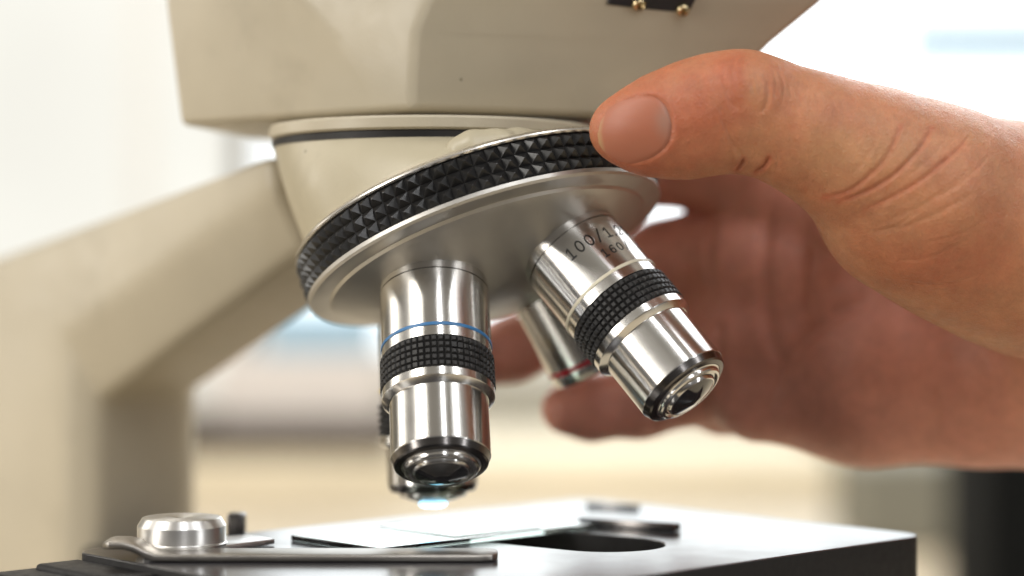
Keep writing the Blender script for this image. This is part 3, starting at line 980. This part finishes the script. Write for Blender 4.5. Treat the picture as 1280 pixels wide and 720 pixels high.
# ------------------------------------------------------------------ the blurred room behind
def emit(name, col, strength, tex=None, amt=.08):
    m, t, b = newmat(name)
    b.inputs['Base Color'].default_value = (.1, .1, .1, 1)
    r = vary(t, b, col, amt, tex or .02, sock='Emission Color')
    b.inputs['Emission Strength'].default_value = strength
    return m
M['wall'] = paint('wall_paint', (.74, .70, .60), .7, .04, .05)
M['bench'] = plain('bench_top', (.50, .42, .30), .45, .4, .12, .04)
M['bench_dark'] = plain('dark_wood', (.06, .042, .03), .6, .2, .2, .08)
M['daylight'] = emit('daylight', (.88, .95, 1.0), 2.3)
M['blind'] = emit('lit_blind', (.93, .92, .84), .9)
M['white_frame'] = plain('white_frame', (.78, .77, .74), .4)
M['box_pale'] = plain('pale_card', (.62, .58, .55), .6, .3, .06, .05)
M['box_cream'] = plain('cream_card', (.72, .64, .48), .6, .3, .06, .05)
M['blue_pale'] = plain('pale_blue', (.27, .43, .55), .7, .2)
M['olive'] = plain('olive_grey', (.20, .19, .15), .6, .3, .1, .05)
M['near_black'] = plain('near_black', (.006, .0065, .0065), .8, .1)

def boxes(name, items, mat, parent=None, bev=0, smooth=False):
    bm = bmesh.new()
    for it in items: box_bm(bm, *it)
    o = link(name, from_bm(name, bm), mat, parent, smooth)
    if bev: bevel(o, bev, 3)
    return o
BZ = -20.0
struct(boxes('bench', [(0, 120, BZ - 2, 400, 240, 4)], M['bench']))
struct(boxes('wall', [(0, 252, 60, 900, 4, 400)], M['wall']))
struct(boxes('floor', [(0, 0, -112, 1000, 1000, 4)], M['bench_dark']))
# the place behind is at Y = 180 ... 248
def span(px0, px1, py0, py1, Y): 
    a = at(px0, py1, Y); b2 = at(px1, py0, Y)
    return (a.x + b2.x) / 2, (a.z + b2.z) / 2, b2.x - a.x, b2.z - a.z
def window(label, px0, px1, py0, py1, Y, mat, bars):
    cx, cz, sx, sz = span(px0, px1, py0, py1, Y)
    t_ = thing('window', label, 'window', (cx, Y, cz - sz / 2))
    inv = Matrix.Translation(-Vector(t_.location))
    o = boxes('pane', [(cx, Y, cz, sx, .6, sz)], mat, t_); o.matrix_parent_inverse = inv
    fw = 3.0
    its = [(cx, Y - .4, cz + sz / 2 + fw / 2, sx + 2 * fw, 3, fw), (cx, Y - .4, cz - sz / 2 - fw / 2, sx + 2 * fw, 3, fw),
           (cx - sx / 2 - fw / 2, Y - .4, cz, fw, 3, sz), (cx + sx / 2 + fw / 2, Y - .4, cz, fw, 3, sz)]
    o = boxes('frame', its[:], M['white_frame'], t_); o.matrix_parent_inverse = inv
    for u in bars:
        o = boxes('mullion', [(cx + (u - .5) * sx, Y - .8, cz, 2.2, 2.4, sz)], M['white_frame'], t_); o.matrix_parent_inverse = inv
    return t_
window('tall window with a lit cream blind behind the microscope arm', -260, 290, -700, 480, 246, M['blind'], (.80,))
window('wide bright overexposed window behind the hand', 330, 1560, -800, 437, 246, M['daylight'], ())
cx, cz, sx, sz = span(1128, 1330, 28, 76, 243)
tag(boxes('poster', [(cx, 243, cz, sx, .3, sz)], M['blue_pale']), 'pale blue sheet stuck on the bright window above the wrist', 'poster')
# things on the bench at the back, far out of focus
def stand(px0, px1, py0, Y, d, mat, name, label, cat, z0=BZ, bev=.6):
    a = at(px0, py0, Y); b2 = at(px1, py0, Y)
    h = a.z - z0
    tag(boxes(name, [((a.x + b2.x) / 2, Y + d / 2, z0 + h / 2, b2.x - a.x, d, h)], mat, None, bev), label, cat)
    return a.z
zt = stand(120, 1062, 574, 190, 40, M['box_cream'], 'drawer_unit', 'long low beige drawer unit behind the stage', 'cabinet')
z2 = stand(205, 495, 530, 192, 20, M['bench_dark'], 'wooden_tray', 'dark brown wooden tray on the beige drawer unit', 'tray', zt + .02)
z3 = stand(265, 480, 440, 194, 14, M['box_pale'], 'storage_box', 'pale grey box on the dark wooden tray', 'box', z2 + .02)
stand(325, 470, 385, 196, 10, M['blue_pale'], 'storage_box', 'pale blue box on top of the grey box', 'box', z3 + .02)
stand(1075, 1250, 572, 150, 14, M['olive'], 'storage_bin', 'olive grey bin behind the right corner of the stage', 'bin')
stand(1234, 1345, 560, 118, 12, M['near_black'], 'equipment_case', 'tall black case right of the olive bin', 'case')
